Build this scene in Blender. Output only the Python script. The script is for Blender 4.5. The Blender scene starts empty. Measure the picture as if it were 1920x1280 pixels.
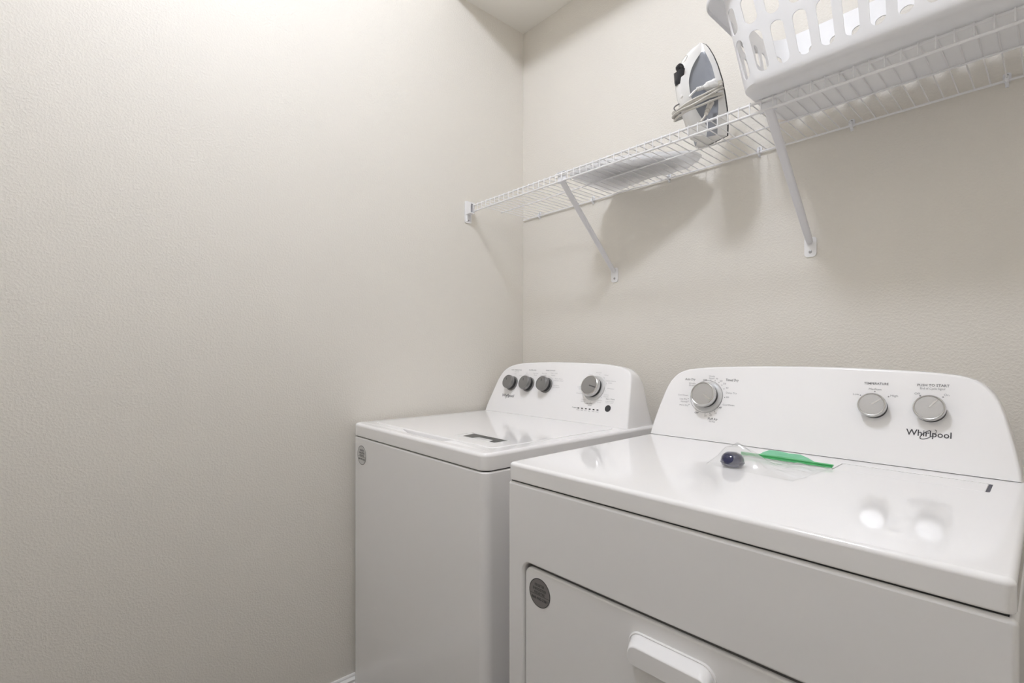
import bpy, bmesh, math, random
from mathutils import Vector, Matrix, noise
from mathutils.geometry import tessellate_polygon

S = bpy.context.scene
COL = S.collection
R = math.radians
random.seed(7)

# ------------------------------------------------------------------ camera
cam = bpy.data.cameras.new('camera')
cam.sensor_width = 36.0
cam.lens = 933.32 / 1920 * 36.0
cam.shift_y = 23.1 / 1920
cam.clip_start = 0.02
cam_o = bpy.data.objects.new('camera', cam)
COL.objects.link(cam_o)
cam_o.location = (1.5657, -1.4801, 1.1435)
cam_o.rotation_euler = (R(90), 0, R(47.8966))
S.camera = cam_o

# ------------------------------------------------------------------ world, exposure
w = bpy.data.worlds.new('world')
S.world = w
w.use_nodes = True
w.node_tree.nodes['Background'].inputs[0].default_value = (1, 1, 1, 1)
w.node_tree.nodes['Background'].inputs[1].default_value = 0.0
S.view_settings.view_transform = 'Standard'
S.view_settings.look = 'None'
S.view_settings.exposure = 0.0
S.view_settings.gamma = 1.0
S.view_settings.use_curve_mapping = False
S.cycles.max_bounces = 16
S.cycles.diffuse_bounces = 10
LAMP_POS = (0.89, -1.22, 2.84)
LAMP_STRENGTH = 97.0
LAMP_COLOR = (0.935, 0.975, 1.085)

# ------------------------------------------------------------------ materials
def mat(name, color, rough=0.5, metal=0.0, spec=0.5, coat=0.0, emit=None, bump=None, alpha=None):
    m = bpy.data.materials.new(name)
    m.use_nodes = True
    nt = m.node_tree
    b = nt.nodes['Principled BSDF']
    b.inputs['Base Color'].default_value = (*color, 1)
    b.inputs['Roughness'].default_value = rough
    b.inputs['Metallic'].default_value = metal
    b.inputs['Specular IOR Level'].default_value = spec
    b.inputs['Coat Weight'].default_value = coat
    b.inputs['Coat Roughness'].default_value = 0.06
    if emit:
        b.inputs['Emission Color'].default_value = (*emit[0], 1)
        b.inputs['Emission Strength'].default_value = emit[1]
    if bump:                                   # (scale, detail, distance, strength)
        tc = nt.nodes.new('ShaderNodeTexCoord')
        n = nt.nodes.new('ShaderNodeTexNoise')
        n.inputs['Scale'].default_value = bump[0]
        n.inputs['Detail'].default_value = bump[1]
        n.inputs['Roughness'].default_value = 0.55
        bp = nt.nodes.new('ShaderNodeBump')
        bp.inputs['Distance'].default_value = bump[2]
        bp.inputs['Strength'].default_value = bump[3]
        nt.links.new(tc.outputs['Object'], n.inputs['Vector'])
        nt.links.new(n.outputs['Fac'], bp.inputs['Height'])
        nt.links.new(bp.outputs['Normal'], b.inputs['Normal'])
    return m

def wall_material():
    m = bpy.data.materials.new('painted orange peel wall')
    m.use_nodes = True
    nt = m.node_tree
    b = nt.nodes['Principled BSDF']
    b.inputs['Roughness'].default_value = 0.55
    b.inputs['Specular IOR Level'].default_value = 0.35
    tc = nt.nodes.new('ShaderNodeTexCoord')
    n1 = nt.nodes.new('ShaderNodeTexNoise')
    n1.inputs['Scale'].default_value = 190
    n1.inputs['Detail'].default_value = 2.5
    n1.inputs['Roughness'].default_value = 0.5
    r1 = nt.nodes.new('ShaderNodeValToRGB')
    r1.color_ramp.elements[0].position = 0.42
    r1.color_ramp.elements[1].position = 0.66
    n2 = nt.nodes.new('ShaderNodeTexNoise')
    n2.inputs['Scale'].default_value = 2.2
    n2.inputs['Detail'].default_value = 2
    mx = nt.nodes.new('ShaderNodeMix')
    mx.data_type = 'RGBA'
    mx.inputs['A'].default_value = (0.735, 0.706, 0.652, 1)
    mx.inputs['B'].default_value = (0.758, 0.730, 0.676, 1)
    bp = nt.nodes.new('ShaderNodeBump')
    bp.inputs['Distance'].default_value = 0.0014
    bp.inputs['Strength'].default_value = 0.34
    L = nt.links.new
    L(tc.outputs['Object'], n1.inputs['Vector'])
    L(tc.outputs['Object'], n2.inputs['Vector'])
    L(n1.outputs['Fac'], r1.inputs['Fac'])
    L(r1.outputs['Color'], bp.inputs['Height'])
    L(n2.outputs['Fac'], mx.inputs['Factor'])
    L(mx.outputs['Result'], b.inputs['Base Color'])
    L(bp.outputs['Normal'], b.inputs['Normal'])
    return m

M_WALL = wall_material()
M_CEIL = mat('ceiling paint', (0.85, 0.83, 0.785), 0.8, bump=(90, 2, 0.002, 0.25))
M_TRIM = mat('white trim paint', (0.86, 0.855, 0.845), 0.35)
M_FLOOR = mat('floor vinyl', (0.10, 0.085, 0.07), 0.4, bump=(40, 3, 0.001, 0.2))
M_ENAMEL = mat('white enamel', (0.84, 0.835, 0.838), 0.20, spec=0.45)
M_TOP = mat('glossy white enamel top', (0.88, 0.874, 0.878), 0.07, spec=0.55)
M_PLASTIC = mat('white console plastic', (0.90, 0.892, 0.895), 0.22)
M_DARKGAP = mat('dark gap', (0.03, 0.03, 0.03), 0.7)  # near-black fill, shade put into the colour of narrow gaps
M_CHROME = mat('brushed silver', (0.60, 0.595, 0.585), 0.22, metal=1.0)
M_FACE = mat('satin silver dial face', (0.50, 0.495, 0.49), 0.34, metal=0.85)
M_GREYDIAL = mat('grey dial plastic', (0.235, 0.23, 0.225), 0.32, metal=0.35)
M_BLACK = mat('black plastic', (0.02, 0.02, 0.021), 0.35)
M_SKIRT = mat('pale grey dial skirt', (0.58, 0.58, 0.575), 0.3)
M_INK = mat('dark grey print', (0.055, 0.055, 0.06), 0.5)
M_INKSOFT = mat('soft grey print', (0.30, 0.30, 0.31), 0.5)
M_INKDIM = mat('pale grey print', (0.47, 0.47, 0.48), 0.5)
M_PEWTER = mat('pewter dial face', (0.36, 0.355, 0.35), 0.34, metal=0.8)
M_PTR = mat('dark grey pointer', (0.10, 0.10, 0.10), 0.4)
M_STKGREY = mat('metallic grey sticker', (0.25, 0.235, 0.23), 0.35, metal=0.3)
M_STKWHITE = mat('white sticker', (0.80, 0.80, 0.79), 0.4)
M_STKDARK = mat('charcoal printed sticker', (0.085, 0.085, 0.083), 0.45, bump=(900, 2, 0.0003, 0.3))
M_WIRE = mat('white vinyl coated wire', (0.84, 0.84, 0.85), 0.35)
M_CLIP = mat('white clip plastic', (0.82, 0.83, 0.86), 0.35)
M_BRACE = mat('white painted steel', (0.76, 0.76, 0.79), 0.35)
M_SCREW = mat('zinc screw', (0.45, 0.45, 0.46), 0.35, metal=0.9)
M_BASKET = mat('white polyethylene', (0.89, 0.89, 0.90), 0.38)
def translucent(m, fac, col):
    nt = m.node_tree
    tl = nt.nodes.new('ShaderNodeBsdfTranslucent'); tl.inputs[0].default_value = (*col, 1)
    mx = nt.nodes.new('ShaderNodeMixShader'); mx.inputs[0].default_value = fac
    nt.links.new(nt.nodes['Principled BSDF'].outputs[0], mx.inputs[1]); nt.links.new(tl.outputs[0], mx.inputs[2])
    nt.links.new(mx.outputs[0], nt.nodes['Material Output'].inputs['Surface'])
translucent(M_BASKET, 0.22, (.88, .88, .89))
M_CLOTH = mat('white cotton', (0.90, 0.90, 0.905), 0.9, spec=0.1, bump=(260, 3, 0.001, 0.3))
translucent(M_CLOTH, 0.6, (.93, .93, .935))
M_IRONW = mat('glossy white iron plastic', (0.85, 0.845, 0.83), 0.2)
M_IRONG = mat('smoky grey tank plastic', (0.30, 0.315, 0.345), 0.16)
M_IRONK = mat('black iron control', (0.018, 0.018, 0.022), 0.25)
M_SOLE = mat('dark sole plate edge', (0.035, 0.035, 0.037), 0.4, metal=0.3)
M_STEEL = mat('polished plug metal', (0.7, 0.69, 0.66), 0.2, metal=1.0)
M_CORD = mat('ivory power cord', (0.62, 0.595, 0.55), 0.5)
M_GREEN = mat('green zip track', (0.075, 0.40, 0.145), 0.35)
M_NAVY = mat('navy blue gloss', (0.012, 0.014, 0.06), 0.08, coat=0.5)

def film_material(name, tint, dens, rough=0.08, trans=(1, 1, 1)):
    m = bpy.data.materials.new(name)
    m.use_nodes = True
    nt = m.node_tree
    for n in list(nt.nodes):
        nt.nodes.remove(n)
    out = nt.nodes.new('ShaderNodeOutputMaterial')
    tr = nt.nodes.new('ShaderNodeBsdfTransparent')
    df = nt.nodes.new('ShaderNodeBsdfDiffuse')
    tl = nt.nodes.new('ShaderNodeBsdfTranslucent')
    gl = nt.nodes.new('ShaderNodeBsdfGlossy')
    lw = nt.nodes.new('ShaderNodeLayerWeight'); lw.inputs['Blend'].default_value = 0.35
    pw = nt.nodes.new('ShaderNodeMath'); pw.operation = 'POWER'; pw.inputs[1].default_value = 3.0
    fr = nt.nodes.new('ShaderNodeMath'); fr.operation = 'MULTIPLY_ADD'; fr.inputs[1].default_value = 0.5; fr.inputs[2].default_value = 0.09
    ad = nt.nodes.new('ShaderNodeMixShader')
    m1 = nt.nodes.new('ShaderNodeMixShader')
    m2 = nt.nodes.new('ShaderNodeMixShader')
    tr.inputs[0].default_value = (*trans, 1)
    df.inputs[0].default_value = (*tint, 1)
    tl.inputs[0].default_value = (*tint, 1)
    gl.inputs['Roughness'].default_value = rough
    nt.links.new(lw.outputs['Facing'], pw.inputs[0]); nt.links.new(pw.outputs[0], fr.inputs[0])
    m1.inputs[0].default_value = dens
    L = nt.links.new
    ad.inputs[0].default_value = 0.5
    L(df.outputs[0], ad.inputs[1]); L(tl.outputs[0], ad.inputs[2])
    L(tr.outputs[0], m1.inputs[1]); L(ad.outputs[0], m1.inputs[2])
    L(fr.outputs[0], m2.inputs[0]); L(m1.outputs[0], m2.inputs[1]); L(gl.outputs[0], m2.inputs[2])
    L(m2.outputs[0], out.inputs[0])
    return m
M_FILM = film_material('clear plastic film', (0.92, 0.93, 0.92), 0.10)
M_GREENFILM = film_material('clear green plastic film', (0.22, 0.68, 0.42), 0.42, 0.15, (.35, .80, .52))

# ------------------------------------------------------------------ helpers
def finish(name, me, m, parent=None, smooth=True, angle=35):
    if m is not None:
        me.materials.append(m)
    if smooth:
        for p in me.polygons:
            p.use_smooth = True
        me.set_sharp_from_angle(angle=R(angle))
    o = bpy.data.objects.new(name, me)
    COL.objects.link(o)
    if parent is not None:
        o.parent = parent
    return o

class MB:
    """collects simple shapes into one mesh"""
    def __init__(s):
        s.v, s.f = [], []
    def add(s, vs, fs):
        k = len(s.v)
        s.v += [tuple(p) for p in vs]
        s.f += [tuple(i + k for i in f) for f in fs]
        return s
    def box(s, a, b):
        (x0, y0, z0), (x1, y1, z1) = a, b
        return s.add([(x0,y0,z0),(x1,y0,z0),(x1,y1,z0),(x0,y1,z0),(x0,y0,z1),(x1,y0,z1),(x1,y1,z1),(x0,y1,z1)],
                     [(0,3,2,1),(4,5,6,7),(0,1,5,4),(1,2,6,5),(2,3,7,6),(3,0,4,7)])
    def loft(s, loops, cap0=True, cap1=True):
        n = len(loops[0]); vs = [p for l in loops for p in l]; fs = []
        for k in range(len(loops) - 1):
            for i in range(n):
                j = (i + 1) % n
                fs.append((k*n+i, k*n+j, (k+1)*n+j, (k+1)*n+i))
        if cap0: fs.append(tuple(range(n - 1, -1, -1)))
        if cap1: fs.append(tuple((len(loops)-1)*n + i for i in range(n)))
        return s.add(vs, fs)
    def tube(s, pts, r, n=8, closed=False):
        P = [Vector(p) for p in pts]; loops = []; up = None
        m = len(P)
        for i, p in enumerate(P):
            if closed:
                t = (P[(i+1) % m] - P[i-1]).normalized()
            else:
                t = (P[min(i+1, m-1)] - P[max(i-1, 0)]).normalized()
            if up is None:
                up = Vector((0,0,1)) if abs(t.z) < .9 else Vector((1,0,0))
            a = t.cross(up).normalized(); b = a.cross(t).normalized(); up = b
            rr = r[i] if isinstance(r, (list, tuple)) else r
            loops.append([p + (a*math.cos(2*math.pi*k/n) + b*math.sin(2*math.pi*k/n))*rr for k in range(n)])
        if closed:
            loops.append(loops[0]); return s.loft(loops, False, False)
        return s.loft(loops)
    def lathe(s, prof, M=Matrix.Identity(4), n=40):
        loops = [[M @ Vector((r*math.cos(2*math.pi*k/n), r*math.sin(2*math.pi*k/n), h)) for k in range(n)] for r, h in prof]
        return s.loft(loops)
    def build(s, name, m, parent=None, smooth=True, angle=35, weld=0.0):
        me = bpy.data.meshes.new(name)
        me.from_pydata(s.v, [], s.f)
        bm = bmesh.new(); bm.from_mesh(me)
        if weld:
            bmesh.ops.remove_doubles(bm, verts=bm.verts, dist=weld)
        bmesh.ops.recalc_face_normals(bm, faces=bm.faces)
        bm.to_mesh(me); bm.free()
        me.update()
        o = finish(name, me, m, parent, smooth, angle)
        if name in ('cabinet', 'top_panel', 'lid', 'door', 'console', 'handle', 'lint_screen_cover'):
            wn = o.modifiers.new('flat_faces', 'WEIGHTED_NORMAL'); wn.keep_sharp = True; wn.weight = 90
        return o

def rrect(x0, x1, y0, y1, r, n=6):
    """rounded rectangle; r a number or (bl, br, tr, tl)"""
    if not isinstance(r, (list, tuple)): r = (r,)*4
    pts = []
    for (cx, cy, a0, rr) in ((x0+r[0], y0+r[0], 180, r[0]), (x1-r[1], y0+r[1], 270, r[1]), (x1-r[2], y1-r[2], 0, r[2]), (x0+r[3], y1-r[3], 90, r[3])):
        for k in range(n + 1):
            a = R(a0 + 90*k/n)
            pts.append((cx + rr*math.cos(a), cy + rr*math.sin(a)))
    return pts

def tess(outer, holes=()):
    """2D polygon with holes -> verts, tris"""
    polys = [[Vector((x, y, 0)) for x, y in outer]] + [[Vector((x, y, 0)) for x, y in h] for h in holes]
    vs = [(p.x, p.y) for pl in polys for p in pl]
    return vs, [tuple(t) for t in tessellate_polygon(polys)]

def empty(name, loc, rz=0.0):
    o = bpy.data.objects.new(name, None)
    COL.objects.link(o)
    o.empty_display_size = 0.1
    o.location = loc
    o.rotation_euler = (0, 0, rz)
    return o

def tag(o, label, cat, group=None):
    o['label'] = label
    o['category'] = cat
    if group: o['group'] = group
    return o

def struct(o):
    o['kind'] = 'structure'
    return o

def text_geo(string, size, width=None, align='CENTER', bold=0.0):
    """flat filled text as (verts, faces) in its own plane, optionally scaled to a width"""
    cu = bpy.data.curves.new('t', 'FONT')
    cu.body = string; cu.size = size; cu.resolution_u = 2
    cu.align_x = align; cu.align_y = 'CENTER'; cu.offset = bold
    o = bpy.data.objects.new('t', cu)
    COL.objects.link(o)
    dg = bpy.context.evaluated_depsgraph_get()
    me = bpy.data.meshes.new_from_object(o.evaluated_get(dg))
    vs = [v.co.copy() for v in me.vertices]; fs = [tuple(p.vertices) for p in me.polygons]
    bpy.data.objects.remove(o); bpy.data.curves.remove(cu); bpy.data.meshes.remove(me)
    if width and vs:
        x0 = min(v.x for v in vs); x1 = max(v.x for v in vs)
        k = width / (x1 - x0)
        c = (x0 + x1) / 2 if align == 'CENTER' else x0
        for v in vs: v.x = (v.x - c) * k + (0 if align == 'CENTER' else 0)
    return vs, fs

def lettering(parent, M, items, m, bold=.0001):
    for q, sx, t, size, wd in items:
        mb = MB(); put_text(mb, M, q, sx, t, size, wd, bold=bold)
        mb.build('lettering', m, parent, smooth=False)

def put_text(mb, M, string, s, t, size, width=None, align='CENTER', bold=0.0, h=0.0004):
    vs, fs = text_geo(string, size, width, align, bold)
    mb.add([M @ Vector((v.x + s, v.y + t, h)) for v in vs], fs)

# ------------------------------------------------------------------ the room
RX, RY, H0, H1 = 1.92, -2.45, 2.526, 2.95
SOFFIT = -0.385
struct(MB().box((-.1, RY-.1, -.1), (RX+.1, .1, 0)).build('floor', M_FLOOR, smooth=False))
struct(MB().box((-.1, RY-.1, 0), (0, .1, H1+.1)).build('wall_left', M_WALL, smooth=False))
struct(MB().box((0, 0, 0), (RX, .1, H1+.1)).build('wall_back', M_WALL, smooth=False))
struct(MB().box((RX, RY-.1, 0), (RX+.1, .1, H1+.1)).build('wall_right', M_WALL, smooth=False))
struct(MB().box((0, RY-.1, 0), (RX, RY, H1+.1)).build('wall_front', M_WALL, smooth=False))
struct(MB().box((0, SOFFIT, H0), (RX, 0, H1)).box((0, RY, H1), (RX, 0, H1+.1)).build('ceiling', M_CEIL, smooth=False))

BP = [(0, 0), (.014, 0), (.014, .066), (.0125, .0685), (.0105, .070), (.0105, .0745), (.0125, .0765), (.0125, .080), (.009, .083), (.006, .086), (.006, .0905), (.004, .0946), (0, .0946)]
def baseboard(name, p0, p1, nrm):
    a, b = Vector(p0), Vector(p1); n = Vector(nrm)
    struct(MB().loft([[a + n*x + Vector((0,0,z)) for x, z in BP], [b + n*x + Vector((0,0,z)) for x, z in BP]]).build(name, M_TRIM, angle=20))
baseboard('baseboard_left', (.0005, RY+.016, .0005), (.0005, -.016, .0005), (1,0,0))
baseboard('baseboard_back', (.001, -.0005, .0005), (RX-.001, -.0005, .0005), (0,-1,0))
baseboard('baseboard_right', (RX-.0005, RY+.016, .0005), (RX-.0005, -.016, .0005), (-1,0,0))
baseboard('baseboard_front', (.001, RY+.0005, .0005), (RX-.001, RY+.0005, .0005), (0,1,0))

# ceiling lamp that lights the room (above the frame)
lamp = tag(empty('ceiling_lamp', (LAMP_POS[0], LAMP_POS[1], H1)), 'round white flush ceiling lamp lighting the laundry room', 'lamp')
MB().lathe([(.12, 0), (.12, -.016), (.105, -.02)], n=40).build('base_plate', M_TRIM, lamp)
MB().lathe([(.060, -.0205), (.095, -.045), (.116, -.075), (.118, -.095), (.104, -.122), (.070, -.140), (.03, -.147), (.004, -.148)], n=40).build(
    'glass_dome', mat('lit lamp dome', (.9, .9, .9), .4, emit=(LAMP_COLOR, LAMP_STRENGTH)), lamp)

# ------------------------------------------------------------------ washer and dryer shared pieces
def console_loops(outline, b, z0, T, rear, edge=.005):
    """outline: list of (s,t) on the tilted face, base left -> over the top -> base right"""
    sT, cT = math.sin(T), math.cos(T)
    sc = (outline[0][0] + outline[-1][0]) / 2
    def front(s, t, off=0): return Vector((s, b + t*sT - off*cT, z0 + t*cT + off*sT))
    n = len(outline)
    inset = []
    for i, (s, t) in enumerate(outline):
        a = outline[max(i-1, 0)]; c = outline[min(i+1, n-1)]
        dx, dy = c[0]-a[0], c[1]-a[1]; l = math.hypot(dx, dy)
        nx, ny = dy/l, -dx/l                    # inward (to the right of travel)
        inset.append((s + nx*edge, max(t + ny*edge, 0.0)))
    inset[0] = (outline[0][0] + edge, 0.0); inset[-1] = (outline[-1][0] - edge, 0.0)
    loops = [[front(s, t, 0) for s, t in inset]]
    mid = [((a[0]*.35 + c[0]*.65), (a[1]*.35 + c[1]*.65)) for a, c in zip(inset, outline)]
    loops.append([front(s, t, -.0012) for s, t in mid])
    loops.append([front(s, t, -.005) for s, t in outline])
    for g, h, a in ((.2, 1.0, 1.0), (.4, .985, .998), (.6, .94, .994), (.75, .87, .99), (.87, .76, .984), (.95, .62, .978), (1.0, .42, .972)):
        lp = []
        for s, t in outline:
            p = front(s, t, -.005)
            y = p.y + (rear - p.y) * g
            lp.append(Vector((sc + (s - sc)*a, y, z0 + (p.z - z0)*h)))
        loops.append(lp)
    return loops

def face_matrix(b, z0, T):
    return Matrix(((1, 0, 0, 0), (0, math.sin(T), -math.cos(T), b), (0, math.cos(T), math.sin(T), z0), (0, 0, 0, 1)))

def knob(parent, M, s, t, r, kind, ang, base_r=None, h=.030):
    """a dial on a console face: cap with pointer, black collar, skirt"""
    K = M @ Matrix.Translation((s, t, 0))
    cap_m, rim_m = {'silver': (M_FACE, M_CHROME), 'pewter': (M_PEWTER, M_CHROME), 'grey': (M_GREYDIAL, M_GREYDIAL)}[kind]
    root = MB().lathe([(r*.93, h*.52), (r*.985, h*.56), (r, h*.66), (r*.995, h*.86), (r*.95, h*.97), (r*.90, h), (r*.865, h*.985), (r*.855, h*.955), (.0005, h*.955)], K, 48).build('knob', rim_m, parent, angle=28)
    MB().lathe([(r*.852, h*.957), (r*.84, h*.968), (.0004, h*.972)], K, 48).build('dial_face', cap_m, root)
    MB().lathe([(r*.93, .0008), (r*.93, h*.53), (.0005, h*.54)], K, 40).build('collar', M_BLACK, root)
    kb = 1.0 if kind == 'grey' else .88
    if base_r:
        MB().lathe([(base_r, .0006), (base_r*.985, h*.10), (r*1.04, h*.20), (r*.92, h*.22), (.0005, h*.22)], K, 48).build('skirt', M_SKIRT, root)
    else:
        MB().lathe([(r*kb*1.08, .0004), (r*kb*1.07, h*.16), (r*kb, h*.18), (.0005, h*.18)], K, 40).build('skirt', M_GREYDIAL if kind == 'grey' else M_BLACK, root)
    d = Vector((math.cos(R(ang)), math.sin(R(ang)), 0)); q = Vector((-d.y, d.x, 0)); wd = r*.055
    r0, r1 = (.02, .80) if kind != 'grey' else (.25, .60)
    pts = [d*(r*r0) - q*wd, d*(r*r1) - q*wd, d*(r*r1) + q*wd, d*(r*r0) + q*wd]
    MB().loft([[K @ (p + Vector((0,0,h*.965))) for p in pts], [K @ (p*1.0 + Vector((0,0,h*.995))) for p in pts]]).build(
        'pointer', M_CHROME if kind == 'silver' else M_PTR, root, smooth=False)
    return root

def rounded_slab(mb, x0, x1, y0, y1, z0, z1, rad, et, eb, nn=6):
    """slab with rounded plan corners (rad), top edge radius et and bottom edge radius eb"""
    loops = []
    def ring(z, ins):
        rr = [max(q - ins, .0005) for q in (rad if isinstance(rad, (list, tuple)) else (rad,)*4)]
        return [(x, y, z) for x, y in rrect(x0+ins, x1-ins, y0+ins, y1-ins, rr, nn)]
    if eb:
        for k in range(4):
            a = R(90*k/4); loops.append(ring(z0 + eb*(1-math.sin(a)) if False else z0 + eb - eb*math.cos(a), eb - eb*math.sin(a)))
        loops.append(ring(z0 + eb, 0))
    else:
        loops.append(ring(z0, 0))
    if et:
        for k in range(5):
            a = R(90*k/4); loops.append(ring(z1 - et + et*math.sin(a), et - et*math.cos(a)))
    else:
        loops.append(ring(z1, 0))
    return mb.loft(loops)

LOGO_LOOP = [(math.cos(a), math.sin(a)) for a in [2*math.pi*k/48 for k in range(48)]]
def brand_logo(parent, M, s0, s1, t, size, m):
    """the maker's word mark with its tilted swirl loop"""
    mb = MB()
    put_text(mb, M, 'Whirlpool', (s0+s1)/2, t, size, s1-s0, bold=size*.012)
    wd = s1 - s0
    cx, cy = s0 + wd*.50, t - size*.06
    A = R(38); a, b = wd*.215, size*.33
    k0 = len(mb.v); n = 56
    pts = []
    for k in range(n + 1):
        th = R(62) + R(318)*k/n
        wdt = size*(.016 + .030*abs(math.sin(th*.5 + .4)))
        x, y = a*math.cos(th), b*math.sin(th)
        nx, ny = math.cos(th), math.sin(th)*1.0
        for sg in (-1, 1):
            xx, yy = x + sg*wdt*nx, y + sg*wdt*ny
            pts.append(M @ Vector((cx + xx*math.cos(A) - yy*math.sin(A), cy + xx*math.sin(A) + yy*math.cos(A), .0005)))
    mb.add(pts, [(2*i, 2*i+1, 2*i+3, 2*i+2) for i in range(n)])
    return mb.build('brand_logo', m, parent, smooth=False)

def ring_line(mb, M, s, t, r, wd, a0=0, a1=360, h=.0005, n=72):
    vs, fs = [], []
    for k in range(n + 1):
        a = R(a0 + (a1 - a0)*k/n)
        for rr in (r - wd/2, r + wd/2):
            vs.append(M @ Vector((s + rr*math.cos(a), t + rr*math.sin(a), h)))
    for k in range(n): fs.append((2*k, 2*k+1, 2*k+3, 2*k+2))
    mb.add(vs, fs)

def dot(mb, M, s, t, r=.0012, h=.0005):
    mb.add([M @ Vector((s + r*math.cos(2*math.pi*k/10), t + r*math.sin(2*math.pi*k/10), h)) for k in range(10)], [tuple(range(10))])

def register_sticker(parent, u, z, v, r, body_m, ink):
    """round registration sticker on a front face (plane v = const, facing -v)"""
    K = Matrix(((1,0,0,u),(0,0,-1,v),(0,1,0,z),(0,0,0,1)))
    st = MB().lathe([(r, .0002), (r, .0006), (.0004, .0006)], K, 48).build('sticker', body_m, parent, smooth=False)
    st['label'] = 'round registration sticker with a phone number'
    mb = MB()
    ring_line(mb, K, 0, 0, r*.975, r*.05, h=.0008)
    for s_, t_, wd in (('REGISTER', .50, .92), ('ENREGISTRER', .22, 1.28), ('REGISTRE', -.04, .98), ('888-900-3381', -.42, 1.50)):
        put_text(mb, K, s_, 0, r*t_, r*.25, r*wd, bold=.0002, h=.0008)
    mb.add([K @ Vector((x, y, .0008)) for x, y in ((-r*.92,-r*.18),(r*.92,-r*.18),(r*.92,-r*.15),(-r*.92,-r*.15))], [(0,1,2,3)])
    mb.build('sticker_print', ink, st, smooth=False)
    return st

# ------------------------------------------------------------------ washing machine
WZ = .92
washer = tag(empty('washing_machine', (.0134, -.7776, 0), R(-.6012)), 'white top-load washing machine in the corner with three small grey dials', 'washer')
WW = .692
mb = MB()
rounded_slab(mb, .0005, WW, .001, .695, .025, .8775, (.022, .022, .01, .01), .004, .002, 8)
mb.build('cabinet', M_ENAMEL, washer, angle=40)
rounded_slab(MB(), .007, WW-.007, .008, .68, .870, .884, (.017, .017, .005, .005), 0, 0, 8).build('gap_shade', M_DARKGAP, washer, smooth=False)  # added dark slab, paints the shade in the seam below the top panel
for x, y in ((.05, .05), (WW-.05, .05), (.05, .64), (WW-.05, .64)):
    MB().lathe([(.022, .0), (.022, .008), (.010, .010), (.010, .03)], Matrix.Translation((x, y, 0)), 16).build('foot', M_BLACK, washer)

# top panel with the lid well and the finger scoop
DIP = {}
def dz(x): return DIP.get(round(x, 5), 0.0)
def opening():
    x0, x1, y0, y1, r = .046, .652, .0545, .530, .020
    pts = []
    base = rrect(x0, x1, y0, y1, r, 5)
    # bottom-left corner arc, then the scoop along the front edge
    pts += base[:6]
    for k in range(15):
        t = k/14; u = .215 + .29*t; f = min(1, t*4.0, (1-t)*4.0); f = f*f*(3-2*f)
        pts.append((u, y0 - .008*f)); DIP[(round(u, 5))] = .0085*f
    pts += base[6:]
    return pts
OP = opening()
mb = MB()
et = .009
outer = []
RAD = (.026, .026, .012, .012)
def wring(z, ins): return [(x, y, z) for x, y in rrect(ins, WW-ins, ins, .70-ins, [max(q-ins, .001) for q in RAD], 8)]
loops = [wring(.8799, .05), wring(.8799, .004), wring(.8809, .0012), wring(.8835, 0)]
for k in range(6):
    a = R(90*k/5); loops.append(wring(WZ - et + et*math.sin(a), et - et*math.cos(a)))
mb.loft(loops, True, False)
vs, fs = tess([(p[0], p[1]) for p in loops[-1]], [OP])
mb.add([(x, y, WZ - (dz(x) if y < .06 else 0)) for x, y in vs], fs)
cx, cy = .35, .29
def shrink(k, z): return [(cx + (x-cx)*(1-k/.30), cy + (y-cy)*(1-k/.235), min(z, WZ - (dz(x) if y < .06 else 0) - k*.5)) for x, y in OP]
mb.loft([shrink(0, WZ), shrink(.001, WZ-.001), shrink(.0016, WZ-.004), shrink(.0018, WZ-.016)], False, True)
mb.build('top_panel', M_TOP, washer, angle=40, weld=.0001)
# lid
mb = MB()
lid = rounded_slab(mb, .0490, .6490, .0570, .5275, WZ-.0145, WZ+.0012, .018, .004, 0, 6).build('lid', M_TOP, washer, angle=40)
# care label stuck on the lid
zl = WZ + .0012
lab = MB().loft([[(x, y, zl-.0004) for x, y in ((.438,.098),(.602,.100),(.601,.155),(.437,.160))], [(x, y, zl+.0001) for x, y in ((.438,.098),(.602,.100),(.601,.155),(.437,.160))]]).build('lid_label', M_STKWHITE, lid, smooth=False)
dk = [(.462,.108),(.505,.107),(.509,.127),(.570,.126),(.577,.106),(.598,.105),(.597,.150),(.452,.154)]
vs, fs = tess(dk)
mb = MB(); mb.add([(x, y, zl+.0006) for x, y in vs], fs)
mb.add([(x, y, zl+.0006) for x, y in ((.4375,.1535),(.446,.1530),(.446,.1595),(.4375,.1600))], [(0,1,2,3)])
mb.add([(x, y, zl+.0006) for x, y in ((.4378,.1),(.4390,.1),(.4385,.154),(.4373,.154))], [(0,1,2,3)])
mb.build('label_print', M_STKDARK, lab, smooth=False)
mb = MB()
IDM = Matrix.Translation((0, 0, zl))
for k in range(4): put_text(mb, IDM, 'care and safety notes', .541, .122 - .004*k, .0035, .052, h=.0007)
mb.build('label_text', M_INKSOFT, lab, smooth=False)

# console
WT, WB = R(22), .548
WOUT = [(.0012, 0), (.0022, .0227), (.0085, .055), (.0150, .0867), (.0232, .128), (.0285, .143), (.0345, .1558), (.0440, .1690), (.0567, .1793), (.0685, .1865), (.0833, .1923), (.110, .1990), (.1411, .2033), (.185, .2062), (.2277, .2078), (.3095, .2100), (.4117, .2093), (.5061, .2068), (.5450, .2045), (.5731, .2013), (.5970, .1980), (.6165, .1935), (.6310, .1880), (.6420, .1800), (.6490, .1700), (.6525, .1600), (.6561, .1422), (.6635, .0995), (.6720, .0520), (.6811, 0)]
mb = MB(); mb.loft(console_loops(WOUT, WB, WZ + .0004, WT, .697, .006))
mb.build('console', M_PLASTIC, washer, angle=50)
WM = face_matrix(WB, WZ + .0004, WT)
for s, t, a in ((.118, .1165, 125), (.2095, .1170, 110), (.3015, .1180, 100)):
    knob(washer, WM, s, t, .0265, 'grey', a, None, .031)
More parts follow.
